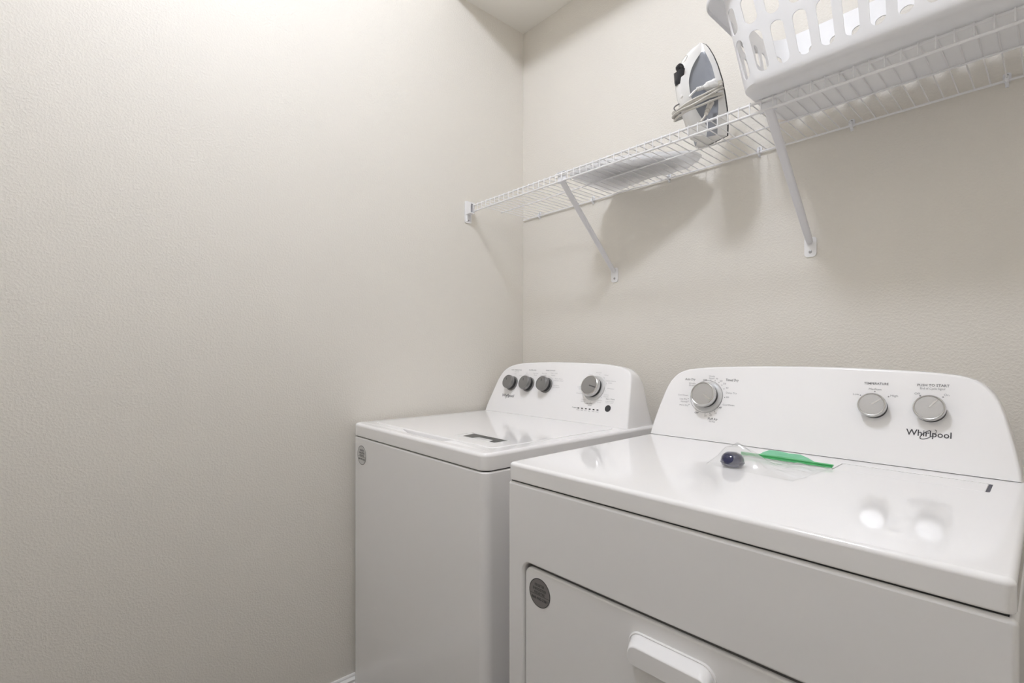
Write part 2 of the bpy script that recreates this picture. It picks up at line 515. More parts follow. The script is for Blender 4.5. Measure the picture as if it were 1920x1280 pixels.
knob(washer, WM, .5205, .1195, .0350, 'pewter', -12, .0425, .031)
MB().lathe([(.0108, .0003), (.0108, .0010), (.0100, .0018), (.0004, .0018)], WM @ Matrix.Translation((.593, .0562, 0)), 32).build('start_button', mat('dark grey button', (.035, .037, .04), .35), washer)
for k in range(6):
    s = .4751 + (.5548 - .4751)*k/5
    MB().box((s-.0035, .0462, .0002), (s+.0035, .0496, .0009)).build('indicator_light', M_BLACK, washer, smooth=False).matrix_basis = WM
lettering(washer, WM, [('WASH TEMPERATURE', .119, .1726, .0052, .059), ('WATER LEVEL', .209, .1743, .0052, .040), ('RINSE OPTION', .3015, .1753, .0052, .045), ('Start / Pause', .594, .0868, .0062, .034),
    ('Add Clothes', .515, .0668, .0055, .026), ('Lid Lock', .519, .0604, .0055, .015), ('Progress', .4577, .0487, .0052, .020)], M_INKSOFT, .00008)
lettering(washer, WM, [(q, .4751 + .01594*k, .0418, .0042, None) for k, q in enumerate(('Sensing', 'Wash', 'Rinse', 'Spin', 'Done', 'Locked'))], M_INKSOFT, .00005)
mb = MB()
for q, s, t, wd in (('Tap Cold', .123, .1655, .024), ('Cool', .119, .157, .012), ('Warm', .152, .1500, .016), ('Hot', .158, .1255, .010), ('Cold', .078, .117, .010),
                    ('Auto', .183, .1615, .010), ('Sensing', .183, .1545, .020), ('Deep Water', .2305, .1620, .028), ('Wash', .2310, .1545, .016),
                    ('Fabric Soft.', .275, .1630, .026), ('Not Used', .272, .1550, .028), ('Fabric Soft.', .324, .1650, .034), ('Added', .321, .1570, .018),
                    ('Extra Rinse', .353, .1450, .036), ('with Fabric Softener', .355, .1380, .045), ('2nd Rinse', .349, .1200, .028), ('No Softener', .351, .1135, .034),
                    ('Normal', .523, .1737, .021), ('Heavy', .556, .1660, .016), ('Bulky Items', .580, .1468, .037), ('Sheets', .578, .1400, .015), ('Whites', .585, .1210, .028),
                    ('Colors', .575, .1000, .018), ('Towels', .575, .0935, .020), ('Rinse', .554, .0800, .018), ('Drain', .554, .0735, .016), ('Clean', .487, .0780, .018), ('Washer', .487, .0715, .020),
                    ('Delicates', .466, .0985, .030), ('Cold Wash', .462, .1205, .028), ('Quick', .462, .1140, .014), ('Soak', .470, .1480, .012), ('Casual', .490, .1660, .016),
                    ('press to start', .594, .0795, .032), ('pause or unlock', .594, .0745, .028)):
    put_text(mb, WM, q, s, t, .0050, wd)
for a in (80, 52, 22, -8, -38, -64, -92, -118, 150, 182, 212): dot(mb, WM, .5205 + .0475*math.cos(R(a)), .1195 + .0475*math.sin(R(a)), .0011)
ring_line(mb, WM, .5205, .1195, .0465, .0005, 15, 60)
ring_line(mb, WM, .3015, .1180, .0330, .0005, -20, 95)
mb.build('cycle_lettering', M_INKDIM, washer, smooth=False)['kind'] = 'stuff'
brand_logo(washer, WM, .079, .147, .0670, .0155, M_INK)
register_sticker(washer, .0675, .8235, .001, .0302, mat('pale sticker', (.62, .615, .61), .3), M_INK)

# ------------------------------------------------------------------ clothes dryer
DZ, DW = .9224, .737
dryer = tag(empty('clothes_dryer', (.8005, -.7998, 0), R(.6655)), 'white front-load clothes dryer beside the washer with a zip bag lying on top', 'dryer')
# cabinet: front with a rounded door recess
Z1 = .8845
def droop(ins, n=6): return rrect(.0390+ins, .6985-ins, .232+ins, .7345-ins, max(.024-ins*.8, .004), n)
mb = MB()
fr = rrect(.006, DW-.006, .031, Z1-.006, .003, 3)
vs, fs = tess(fr, [droop(0)])
mb.add([(x, .0005, z) for x, z in vs], fs)
lp = [[(x, .0005 + d, z) for x, z in droop(i)] for i, d in ((0, 0), (.0016, .0006), (.0034, .0022), (.0044, .0050), (.0048, .0090), (.0048, .034))]
mb.loft(lp, False, True)
def dring(y, ins): return [(x, y, z) for x, z in rrect(ins, DW-ins, .025+ins, Z1-ins, max(.008-ins, .003), 3)]
mb.loft([dring(.0005, .006), dring(.0010, .0036), dring(.0026, .0014), dring(.0060, 0), dring(.700, 0)], False, True)
mb.build('cabinet', M_ENAMEL, dryer, angle=40, weld=.0001)
MB().box((.007, .0045, .875), (DW-.007, .68, .892)).build('gap_shade', M_DARKGAP, dryer, smooth=False)  # dark filler just behind the seam, its colour stands in for shade
for x, y in ((.05, .05), (DW-.05, .05), (.05, .65), (DW-.05, .65)):
    MB().lathe([(.022, .0), (.022, .008), (.010, .010), (.010, .03)], Matrix.Translation((x, y, 0)), 16).build('foot', M_BLACK, dryer)
# door
mb = MB()
def doorring(y, ins): return [(x, y, z) for x, z in rrect(.0462+ins, .6910-ins, .2400+ins, .7232-ins, max(.0175-ins, .003), 6)]
mb.loft([doorring(.0225, 0), doorring(.0085, 0), doorring(.0058, .0009), doorring(.0046, .0022), doorring(.0042, .0042)])
door = mb.build('door', M_ENAMEL, dryer, angle=40)
mb = MB()
mb.loft([[(x, y, z) for x, z in rrect(.0445-i, .6927+i, .2380-i, .7255+i, .018, 6)] for y, i in ((.0330, 0), (.0120, 0), (.0105, -.002))])
mb.build('groove_shade', mat('dark grey groove shade', (.10, .098, .095), .7), door)  # added dark ring behind the door face, paints the groove's shade
# pull handle: sloping lit crown, flat grip face, hollow underneath
mb = MB()
def hring(y, x0, x1, z0, z1, rt, rb): return [(x, y, z) for x, z in rrect(x0, x1, z0, z1, (rb, rb, rt, rt), 7)]
mb.loft([hring(.0044, .2895, .4360, .6520, .6968, .021, .010), hring(.0022, .2899, .4356, .6520, .6964, .021, .010), hring(.0012, .2915, .4340, .6522, .6950, .020, .010),
         hring(.0020, .2927, .4328, .6524, .6940, .0195, .010), hring(.0010, .2935, .4322, .6526, .6932, .019, .010),
         hring(-.0040, .2950, .4328, .6530, .6914, .0185, .010), hring(-.0110, .2975, .4340, .6535, .6884, .018, .010), hring(-.0170, .3000, .4350, .6540, .6856, .017, .010),
         hring(-.0188, .3010, .4348, .6545, .6842, .016, .010), hring(-.0196, .3022, .4338, .6552, .6826, .015, .009)])
mb.build('handle', mat('white handle plastic', (.85, .845, .85), .18), door, angle=32)
register_sticker(door, .0868, .6808, .0042, .0278, M_STKGREY, M_INK)['label'] = 'round grey registration sticker on the door'

# top panel
mb = MB()
def tring(z, ins): return [(x, y, z) for x, y in rrect(.0015+ins, DW-.0015-ins, -.001+ins, .705-ins, max(.011-ins, .001), 6)]
et = .0075
loops = [tring(.8866, .05), tring(.8866, .003), tring(.8876, .0008), tring(.8896, 0)]
for k in range(6):
    a = R(90*k/5); loops.append(tring(DZ - et + et*math.sin(a), et - et*math.cos(a)))
mb.loft(loops, True, False)
LS = rrect(.4720, .6920, .4080, .4830, .004, 3)
vs, fs = tess([(p[0], p[1]) for p in loops[-1]], [LS])
mb.add([(x, y, DZ) for x, y in vs], fs)
mb.loft([[(x, y, z) for x, y in LS] for z in (DZ, DZ-.012)], False, True)
dtop = mb.build('top_panel', M_TOP, dryer, angle=40, weld=.0001)
mb = MB(); rounded_slab(mb, .4728, .6868, .4092, .4822, DZ-.010, DZ-.0002, .003, .002, 0, 3)
ls = mb.build('lint_screen_cover', M_TOP, dryer, angle=40)
MB().box((.6870, .4085, DZ-.010), (.6916, .4825, DZ-.0012)).build('finger_slot', mat('slate grey slot', (.06, .06, .085), .5), ls, smooth=False)
mb = MB(); vs, fs = tess([(.5160, .4700), (.5235, .4700), (.5200, .4775)])
mb.add([(x, y, DZ+.0001) for x, y in vs], fs); mb.build('arrow_mark', M_INKDIM, ls, smooth=False)

# console
DT, DB = R(18), .5284
HALF = [(0, 0), (.0020, .022), (.0080, .054), (.0150, .0855), (.0220, .1150), (.0300, .1400), (.0370, .1545), (.0460, .1665), (.0540, .1745), (.0630, .1805), (.0740, .1850), (.0860, .1885), (.1050, .1912), (.1300, .1940), (.1700, .1965), (.2200, .1987), (.2800, .2005), (.3610, .2013)]
DC, DH = .3645, .361
DOUT = [(DC - DH + i, t) for i, t in HALF] + [(DC + DH - i, t) for i, t in reversed(HALF[:-1])]
mb = MB(); mb.loft(console_loops(DOUT, DB, DZ + .0014, DT, .698, .006))
mb.build('console', M_PLASTIC, dryer, angle=50)
MB().box((.010, .534, DZ+.0001), (.719, .69, DZ+.0012)).build('console_gap', M_DARKGAP, dryer, smooth=False)
DM = face_matrix(DB, DZ + .0014, DT)
knob(dryer, DM, .1512, .1140, .0325, 'silver', -30, .0400, .030)
knob(dryer, DM, .5085, .1150, .0250, 'silver', 39, None, .023)
knob(dryer, DM, .5995, .1160, .0252, 'silver', 53, None, .023)
M_INKMID = mat('mid grey print', (.12, .12, .125), .5)
lettering(dryer, DM, [('Auto Dry', .0975, .1587, .0092, .0286), ('Timed Dry', .2098, .1606, .0092, .0323), ('Fluff Air', .1744, .0562, .0092, .0254),
    ('OFF', .1391, .1580, .0060, .0110), ('OFF', .1878, .0872, .0060, .0110), ('OFF', .1292, .0690, .0060, .0110),
    ('TEMPERATURE', .5098, .1650, .0068, .0420), ('PUSH TO START', .6016, .1655, .0072, .0485)], M_INKMID, .00006)
mb = MB()
ring_line(mb, DM, .1487, .1140, .0428, .0007, -222, 128)
mb.build('dial_ring', M_INKMID, dryer, smooth=False)
mb = MB()
for q, s, t, wd in (('Damp Dry', .2125, .1270, .0270), ('Cool Down', .2091, .0957, .0294), ('No Heat', .1738, .0498, .0157), ('Cool Down', .0839, .1140, .0288),
                    ('Less Dry', .0871, .1034, .0214), ('Normal', .0898, .0963, .0187), ('More Dry', .0910, .0868, .0249), ('Wrinkle', .1046, .1475, .0190), ('Shield', .1050, .1418, .0170),
                    ('Wrinkle', .1558, .1690, .0161), ('Shield', .1560, .1632, .0140), ('70', .1699, .1628, .0060), ('60', .1819, .1573, .0065), ('50', .1919, .1504, .0065), ('40', .1996, .1396, .0065),
                    ('20', .2040, .1153, .0070), ('30', .1538, .0630, .0060), ('20', .1673, .0660, .0060), ('10', .1795, .0720, .0055),
                    ('Medium', .5086, .1530, .0215), ('Low', .4760, .1403, .0107), ('High', .5415, .1408, .0123), ('End of Cycle Signal', .6008, .1590, .0376), ('Off', .5778, .1476, .0087), ('On', .6222, .1474, .0077)):
    put_text(mb, DM, q, s, t, .0062, wd)
for s, t in ((.1546,.1585),(.1662,.1570),(.1769,.1532),(.1854,.1466),(.1923,.1368),(.1970,.1146),(.1005,.1048),(.1015,.0983),(.1050,.0897),(.1524,.0680),(.1650,.0708),(.1762,.0770)): dot(mb, DM, s, t, .0012)
for s, t in ((.5085,.1480),(.4839,.1386),(.5323,.1385),(.5826,.1437),(.6172,.1432)): dot(mb, DM, s, t, .0014)
mb.build('cycle_lettering', M_INKSOFT, dryer, smooth=False)['kind'] = 'stuff'
brand_logo(dryer, DM, .5640, .6318, .0688, .0170, M_INK)

# ------------------------------------------------------------------ wire shelf
ZS, YF, LIP, XW, PITCH = 1.7213, -.2991, .0258, .0648, .0254
XEND = RX - .012
shelf = tag(empty('wire_shelf', (0, 0, ZS)), 'white ventilated wire shelf running along the back wall above the machines', 'shelf')
def sh(mb, name, m, parent=None, **k):
    o = mb.build(name, m, parent or shelf, **k)
    return o
def L(p): return (p[0], p[1], p[2] - ZS)
RODZ = ZS - .0038
sh(MB().tube([L((.034, YF+.0002, RODZ)), L((XEND, YF+.0002, RODZ))], .0029, 10), 'front_rail', M_WIRE)
sh(MB().tube([L((.034, YF+.0022, ZS-LIP)), L((XEND, YF+.0022, ZS-LIP))], .0029, 10), 'lip_rail', M_WIRE)
sh(MB().tube([L((.033, -.1531, RODZ)), L((XEND, -.1531, RODZ))], .0023, 8), 'middle_rail', M_WIRE)
sh(MB().tube([L((.009, -.0062, RODZ)), L((XEND, -.0062, RODZ))], .0027, 8), 'rear_rail', M_WIRE)
proto = None
for i in range(-1, 72):
    x = XW + PITCH*i
    if proto is None:
        proto = sh(MB().tube([(0, -.0040, 0), (0, YF-.0010, 0), (0, YF-.0028, -.0008), (0, YF-.0036, -.0030), (0, YF-.0036, -LIP+.001)], .00135, 6), 'wire', M_WIRE)
        proto.location.x = x
    else:
        c = proto.copy(); COL.objects.link(c); c.parent = shelf; c.location.x = x

def screw(parent, M, r=.0038):
    MB().lathe([(r, 0), (r*.9, .0012), (r*.5, .0018), (r*.45, .0010), (.0003, .0008)], M, 14).build('screw', M_SCREW, parent)
TOY = Matrix(((1,0,0,0),(0,0,-1,0),(0,1,0,0),(0,0,0,1)))        # local z -> -y
# wall clips along the rear rail
for x in (.104, .385, .700, .985, 1.209, 1.487, 1.760):
    mb = MB()
    mb.loft([[(a, y, b) for a, b in rrect(x-.0065, x+.0065, -.006, .013, .004, 4)] for y in (-.0005, -.0040)])
    mb.tube([(x, -.0035, .004), (x, -.0090, .0035), (x, -.0125, -.001), (x, -.0120, -.007), (x, -.0065, -.0105), (x, -.0020, -.0095), (x, -.0012, -.016)], .0031, 8)
    c = sh(mb, 'wall_clip', M_CLIP)
    screw(c, Matrix.Translation((x, -.0040, .0085)) @ TOY, .0026)

# sloping support braces
def brace(xt, xb):
    mb = MB()
    a = Vector(L((xt, YF+.004, ZS-LIP-.001))); b = Vector(L((xb, -.0065, 1.4400)))
    d = (b - a).normalized(); s = Vector((1,0,0)); n = d.cross(s).normalized()
    sec = rrect(-.0098, .0098, -.0055, .0055, .0050, 5)
    loops = []
    for k, (t, wd) in enumerate(((-.008, 1.15), (.02, 1.02), (.3, 1.0), (.9, .92), (.97, .88), (1.0, .80))):
        p = a + (b - a)*t
        loops.append([p + s*(q[0]*wd) + n*q[1] for q in sec])
    mb.loft(loops)
    br = sh(mb, 'support_brace', M_BRACE, angle=50)
    # foot plate screwed to the wall
    pl = MB().loft([[(x, y, z - ZS) for x, z in rrect(xb-.0145, xb+.0145, 1.4015, 1.4530, (.009, .009, .006, .006), 5)] for y in (-.0004, -.0030)]).build('foot_plate', M_WIRE, br)
    screw(pl, Matrix.Translation((xb, -.0030, 1.4150-ZS)) @ TOY, .0042)
    # hook over the front rail
    hk = MB()
    hk.box((xt-.020, YF+.0045, -LIP-.004), (xt+.016, YF+.0065, -.008)).box((xt-.020, YF-.001, .0017), (xt+.016, YF+.0065, .0034)).box((xt-.020, YF+.0045, -.008), (xt-.017, YF+.0190, .0030))
    hk.build('rail_hook', M_CLIP, br, smooth=False)
brace(.4935, .4819)
brace(1.1210, 1.1150)

# end bracket on the left wall
mb = MB()
mb.loft([[(x, a, b - ZS) for a, b in rrect(-.3150, -.2840, 1.6560, 1.7400, .005, 4)] for x in (.0005, .0045)])
mb.box((.0045, -.3120, -.0340), (.0330, -.2900, -.0315)).box((.0045, -.3120, -.0315), (.0330, -.3095, .0080)).box((.0045, -.3095, .0030), (.0330, -.2900, .0080)).box((.0045, -.2925, -.0315), (.0330, -.2900, .0030))
mb.box((.0045, -.3090, -.0600), (.0100, -.3065, -.0340)).box((.0045, -.2925, -.0600), (.0100, -.2900, -.0340))
eb = sh(mb, 'end_bracket', M_WIRE, angle=40)
TOX = Matrix(((0,0,1,0),(0,1,0,0),(-1,0,0,0),(0,0,0,1)))
for z in (1.7320, 1.6650): screw(eb, Matrix.Translation((.0045, -.2990, z - ZS)) @ TOX, .0036)

# ------------------------------------------------------------------ folded cloth on the shelf
def cloth():
    mb = MB()
    z0 = ZS + .0016
    def layer(poly, za, zb, seed, amp):
        n = len(poly); cx = sum(p[0] for p in poly)/n; cy = sum(p[1] for p in poly)/n
        # resample the outline
        P = []
        for i in range(n):
            a, b, c, d = (Vector(poly[(i+k-1) % n]) for k in range(4))
            for q in range(6):
                t = q/6
                P.append(.5*((2*b) + (c-a)*t + (2*a-5*b+4*c-d)*t*t + (3*b-a-3*c+d)*t*t*t))
        m = len(P); loops = []
        prof = [(.02, -1), (.25, -1), (.5, -1), (.7, -1), (.86, -1), (.96, -.8), (1.0, 0), (.97, .7), (.88, 1), (.7, 1), (.5, 1), (.25, 1), (.02, 1)]
        for k, sgn in prof:
            lp = []
            for p in P:
                x, y = cx + (p.x-cx)*k, cy + (p.y-cy)*k
                nz = noise.noise((x*22+seed, y*22, seed*1.7)) + .9*(.5 - abs(noise.noise((x*34 + y*20, y*48 - x*12 + seed, 3.1)))*2) + .35*noise.noise((x*90, y*90, seed))
                h = zb - za
                if sgn > 0: z = za + h*(.5 + .5*sgn) + nz*amp
                elif sgn < 0: z = za + h*(.5 + .5*sgn) + max(0, nz)*amp*.9
                else: z = (za+zb)/2
                wob = 1 + (.05*noise.noise((x*45+seed, y*45, 9.0)) + .03*noise.noise((x*110, y*110, seed)))*k
                lp.append((cx + (x-cx)*wob, cy + (y-cy)*wob, z))
            loops.append(lp)
        mb.loft(loops)
    A = [(.470,-.225),(.500,-.262),(.56,-.268),(.63,-.245),(.70,-.205),(.775,-.160),(.828,-.118),(.842,-.085),(.822,-.045),(.775,-.022),(.715,-.018),(.640,-.030),(.555,-.014),(.487,-.012),(.458,-.080),(.466,-.150)]
    B = [(.480,-.215),(.51,-.250),(.57,-.256),(.63,-.235),(.70,-.195),(.765,-.150),(.805,-.110),(.790,-.070),(.700,-.050),(.600,-.060),(.510,-.045),(.485,-.120)]
    layer(A, z0, z0+.010, 1.3, .006)
    layer(B, z0+.009, z0+.020, 5.1, .005)
    layer([(x*.84+.108, y*.80-.018) for x, y in B], z0+.019, z0+.031, 3.3, .005)
    layer([(x*.64+.250, y*.62-.028) for x, y in B], z0+.030, z0+.042, 7.7, .005)
    # soft rolled folds at the right end
    for pts, r in (([(.690,-.205),(.742,-.165),(.790,-.110),(.822,-.056)], .0080), ([(.745,-.175),(.795,-.140),(.832,-.110),(.842,-.070)], .0090), ([(.640,-.225),(.690,-.160),(.735,-.095),(.785,-.032)], .0075), ([(.600,-.205),(.66,-.18),(.71,-.140),(.76,-.110)], .007), ([(.560,-.235),(.590,-.180),(.600,-.110),(.640,-.050)], .0065)):
        Q = []
        for i in range(len(pts)-1):
            for q in range(5):
                t = q/5; a, b = Vector(pts[i]), Vector(pts[i+1]); p = a.lerp(b, t)
                Q.append((p.x, p.y, z0 + r*1.0 + .002*noise.noise((p.x*60, p.y*60, r*900))))
        Q.append((*pts[-1], z0 + r))
        m = len(Q)
        mb.tube(Q, [r*(.45 + .55*math.sin(math.pi*(i+.6)/(m+.2))**.5)*(1+.15*noise.noise((i*.7, r*400, 2))) for i in range(m)], 10)
    o = mb.build('folded_cloth', M_CLOTH, None, angle=75)
    return tag(o, 'crumpled folded white cloth lying on the wire shelf left of the iron', 'cloth')
cloth()

# ------------------------------------------------------------------ clothes iron standing on its heel
IA = R(-19)                                      # turns the sole a little off the back wall
iron = tag(empty('clothes_iron', (.9265, -.1500, ZS + .0016), IA), 'white and grey steam iron standing on its heel with its cord wrapped round', 'iron')
LEN = .259
def lerp_tab(tab, x):
    for (a, va), (b, vb) in zip(tab, tab[1:]):
        if x <= b:
            t = (x - a)/(b - a); t = max(0, min(1, t)); return va + (vb - va)*t
    return tab[-1][1]
def smooth_tab(tab, x):
    h = .03
    return (lerp_tab(tab, max(x-h, 0)) + 2*lerp_tab(tab, x) + lerp_tab(tab, min(x+h, 1)))/4
WTAB = [(0, .0450), (.1, .0505), (.25, .0540), (.4, .0530), (.55, .0495), (.7, .0415), (.82, .0315), (.92, .0195), (.97, .0115), (1.0, .0030)]
HTAB = [(0, .082), (.06, .092), (.18, .100), (.32, .108), (.45, .112), (.58, .110), (.70, .094), (.82, .070), (.92, .044), (1.0, .012)]
SK = [(0, .034), (.13, .034), (.3, .026), (.5, .022), (.7, .021), (.86, .026), (1.0, .010)]   # skirt height
HK = [(0, .052), (.10, .040), (.18, .066), (.28, .084), (.4, .093), (.52, .092), (.64, .078), (.74, .060), (.82, .040), (.87, .027), (1.0, .0105)]  # where the handle begins
def section(l):
    """half outline points (x half width, y distance from the sole), from sole to handle crest"""
    wd = lerp_tab(WTAB, l); h = smooth_tab(HTAB, l); a = min(smooth_tab(SK, l), h*.6); b = max(min(smooth_tab(HK, l), h*.86), a + .0006)
    hw = min(.0145, wd*.55)
    rec = max(0.0, min(1.0, (b - a)/.03))          # depth of the recessed tank panel
    s1 = wd*(1 - .10)
    p = [(wd, .0045), (wd*.995, a*.5), (s1, a)]
    inner1 = s1 - rec*.008; inner2 = hw + (s1 - hw)*.10
    p += [(inner1, a + (b-a)*.06), ((inner1*.62 + inner2*.38), a + (b-a)*.35), ((inner1*.30 + inner2*.70) - rec*.002, a + (b-a)*.7), (inner2 - rec*.001, b - (b-a)*.05), (inner2 + rec*.004, b)]
    p += [(hw*1.02, b + (h-b)*.45), (hw*.80, b + (h-b)*.82), (hw*.42, h*.995), (0, h)]
    return p
NL = 36
LS_ = [min(1.0, (k/NL)) for k in range(NL + 1)]
SEC = [section(l) for l in LS_]
def crest_lean(l): return .0
def ipt(x, y, l, sgn): return (sgn*x, -y, l*LEN)
parts = {'skirt': (0, 2), 'water_tank': (2, 7), 'handle': (7, 11)}
for nm, (i0, i1) in parts.items():
    mb = MB()
    for sgn in (-1, 1):
        vs, fs = [], []
        n = i1 - i0 + 1
        for sec, l in zip(SEC, LS_):
            for i in range(i0, i1 + 1): vs.append(ipt(sec[i][0], sec[i][1], l, sgn))
        for k in range(NL):
            if nm == 'water_tank' and LS_[k] >= .85: continue
            for i in range(n - 1):
                fs.append((k*n+i, k*n+i+1, (k+1)*n+i+1, (k+1)*n+i))
        mb.add(vs, fs)
        if nm == 'skirt':                            # the white nose closes over the tank near the tip
            vs = [ipt(sec[i][0], sec[i][1], l, sgn) for sec, l in zip(SEC, LS_) for i in range(2, 8)]
            mb.add(vs, [(k*6+i, k*6+i+1, (k+1)*6+i+1, (k+1)*6+i) for k in range(NL) if LS_[k] >= .85 for i in range(5)])
    if nm == 'skirt':                                # heel face
        s0 = SEC[0]
        loop = [ipt(x, y, 0, 1) for x, y in s0] + [ipt(x, y, 0, -1) for x, y in reversed(s0[:-1])]
        c = [(p[0]*.9, p[1]*.9 - .004, p[2] + .0) for p in loop]
        mb.add(loop, [tuple(range(len(loop)))])
    mb.build(nm, M_IRONG if nm == 'water_tank' else M_IRONW, iron, angle=50, weld=.00005)
# sole plate
mb = MB()
ol = [(lerp_tab(WTAB, l)*1.0 + .0006, l*LEN) for l in LS_]
ring = [(x, z) for x, z in ol] + [(-x, z) for x, z in reversed(ol)]
mb.loft([[(x, y, z) for x, z in ring] for y in (-.0050, -.0012)])
mb.build('sole_plate_trim', M_SOLE, iron, angle=40)
MB().loft([[(x*.97, y, .004 + z*.97) for x, z in ring] for y in (-.0011, .0010)]).build('sole_plate', M_STEEL, iron, angle=40)
# controls on the handle
def on_handle(l): return Vector((0, -smooth_tab(HTAB, l), l*LEN))
p = on_handle(.66); nrm = Vector((0, -.80, .60)).normalized()
Q = Matrix.Translation(p) @ nrm.to_track_quat('Z', 'Y').to_matrix().to_4x4()
MB().lathe([(.0060, -.008), (.0098, -.003), (.0108, .002), (.0100, .0065), (.0070, .0102), (.0004, .0118)], Matrix.Translation((.006, .0, .0)) @ Q, 20).build('steam_button', M_IRONK, iron)
mb = MB()
a0, a1 = on_handle(.62), on_handle(.50)
sec = []
for k in range(6):
    t = k/5; c = a0.lerp(a1, t); wd = .017 - .007*t
    z_ = -.006*(1 - (2*t-1)**2)*0
    sec.append([c + Vector((wd*math.sin(R(a_)), .010 - .0165*math.cos(R(a_))**.8*(1 if t < .9 else .8), -.012*abs(math.sin(R(a_)))*(1-t)*-.6)) for a_ in (90, 60, 35, 12, -12, -35, -60, -90)])
mb.loft(sec); mb.build('spray_trigger', M_IRONK, iron, angle=50)
p = on_handle(.77)
ringpts = [p + Vector((.010*math.cos(2*math.pi*k/20), -.0012 + .0*k, .014*math.sin(2*math.pi*k/20))) for k in range(20)]
ringpts = [Vector((q.x, -smooth_tab(HTAB, q.z/LEN) - .0006 + abs(q.x)*.25, q.z)) for q in ringpts]
MB().tube(ringpts, .0007, 6, True).build('filler_ring', M_STEEL, iron)
MB().lathe([(.0045, -.002), (.0040, .0014), (.0004, .002)], Matrix.Translation(on_handle(.38) + Vector((.006, .001, 0))) @ Matrix(((1,0,0,0),(0,0,-1,0),(0,1,0,0),(0,0,0,1))), 14).build('pilot_light', M_IRONW, iron)
# cord guard loop behind the handle heel
MB().tube([(-.002 - .010*math.sin(math.pi*k/12), -.097 - .024*math.sin(math.pi*k/12)**.8, .088 - .030*k/12) for k in range(13)], .0017, 8).build('cord_guard', M_GREYDIAL, iron)
# wrapped cord
mb = MB()
def wrap(l0, tilt, extra, ph=0.0, r=.0026):
    pts = []
    for k in range(40):
        a = 2*math.pi*k/40
        dx, dy = math.cos(a), math.sin(a)
        l = l0
        # point on a superellipse round the body at this height
        wd = lerp_tab(WTAB, l) + .0050 + extra; h = smooth_tab(HTAB, l)
        cy = h*.50
        x = wd*(abs(dx)**.62)*(1 if dx > 0 else -1)*(1 - .42*max(0, dy)**1.5)
        y = cy + (h*.5 + .0050 + extra)*(abs(dy)**.62)*(1 if dy > 0 else -1)
        z = l*LEN + tilt*(cy - y) + .002*math.sin(3*a + ph)
        pts.append((x, -y, z))
    mb.tube(pts, r, 8, True)
wrap(.345, .40, .0000, .0); wrap(.372, .46, .0010, 1.1); wrap(.322, .38, .0012, 2.0); wrap(.355, .52, .0034, 2.9); wrap(.300, .44, .0008, 4.0); wrap(.392, .56, .0018, 5.0)
mb.build('cord', M_CORD, iron, angle=60)
# plug lying over the wraps, on the side that faces the room
mb = MB()
c = Vector((.0470, -.048, .118)); d = Vector((.30, .86, .26)).normalized()
q = d.to_track_quat('Z', 'Y').to_matrix().to_4x4()
K = Matrix.Translation(c) @ q @ Matrix.Scale(1.25, 4)
mb.loft([[K @ Vector((x, y, z)) for x, y in rrect(-wd, wd, -th, th, min(wd, th)*.7, 3)] for z, wd, th in ((-.016, .0040, .0040), (-.010, .0055, .0050), (-.007, .0095, .0075), (.004, .0110, .0080), (.006, .0135, .0085), (.011, .0135, .0085))])
for z in (-.029, -.0245, -.020): mb.lathe([(.0028, z-.0006), (.0044, z), (.0044, z+.0026), (.0028, z+.0034)], K, 12)
mb.tube([K @ Vector((0, 0, -.014)), K @ Vector((0, 0, -.030)), c + Vector((-.014, -.044, -.018)), c + Vector((-.022, -.052, -.028))], .0027, 8)
plug = mb.build('plug', M_IRONW, iron, angle=45)
for sx in (-.006, .006):
    pb = MB().box((sx-.0009, -.003, .011), (sx+.0009, .003, .026)); pb.v = [tuple(K @ Vector(v)) for v in pb.v]
    pb.build('prong', M_STEEL, plug, smooth=False)
# cord strain relief hanging lower
mb = MB()
c = Vector((.0480, -.060, .062)); d = Vector((.10, .52, .85)).normalized()
K = Matrix.Translation(c) @ d.to_track_quat('Z', 'Y').to_matrix().to_4x4()
mb.lathe([(.0030, -.026), (.0046, -.024), (.0046, -.020), (.0036, -.0195), (.0036, -.017), (.0054, -.0165), (.0054, -.012), (.0042, -.0115), (.0042, -.009), (.0064, -.0085), (.0068, .008), (.0075, .010), (.0075, .016), (.0030, .018)], K, 16)
mb.tube([K @ Vector((0, 0, -.024)), K @ Vector((0, .001, -.036)), c + Vector((-.006, -.030, -.040))], .0025, 8)
mb.build('strain_relief', M_CORD, iron, angle=40)

# the iron leans back on its heel: shear every part towards the handle with height
def lean(o):
    for ch in o.children:
        for v in ch.data.vertices: v.co.y -= .165*v.co.z
        lean(ch)
bpy.context.view_layer.update()
lean(iron)

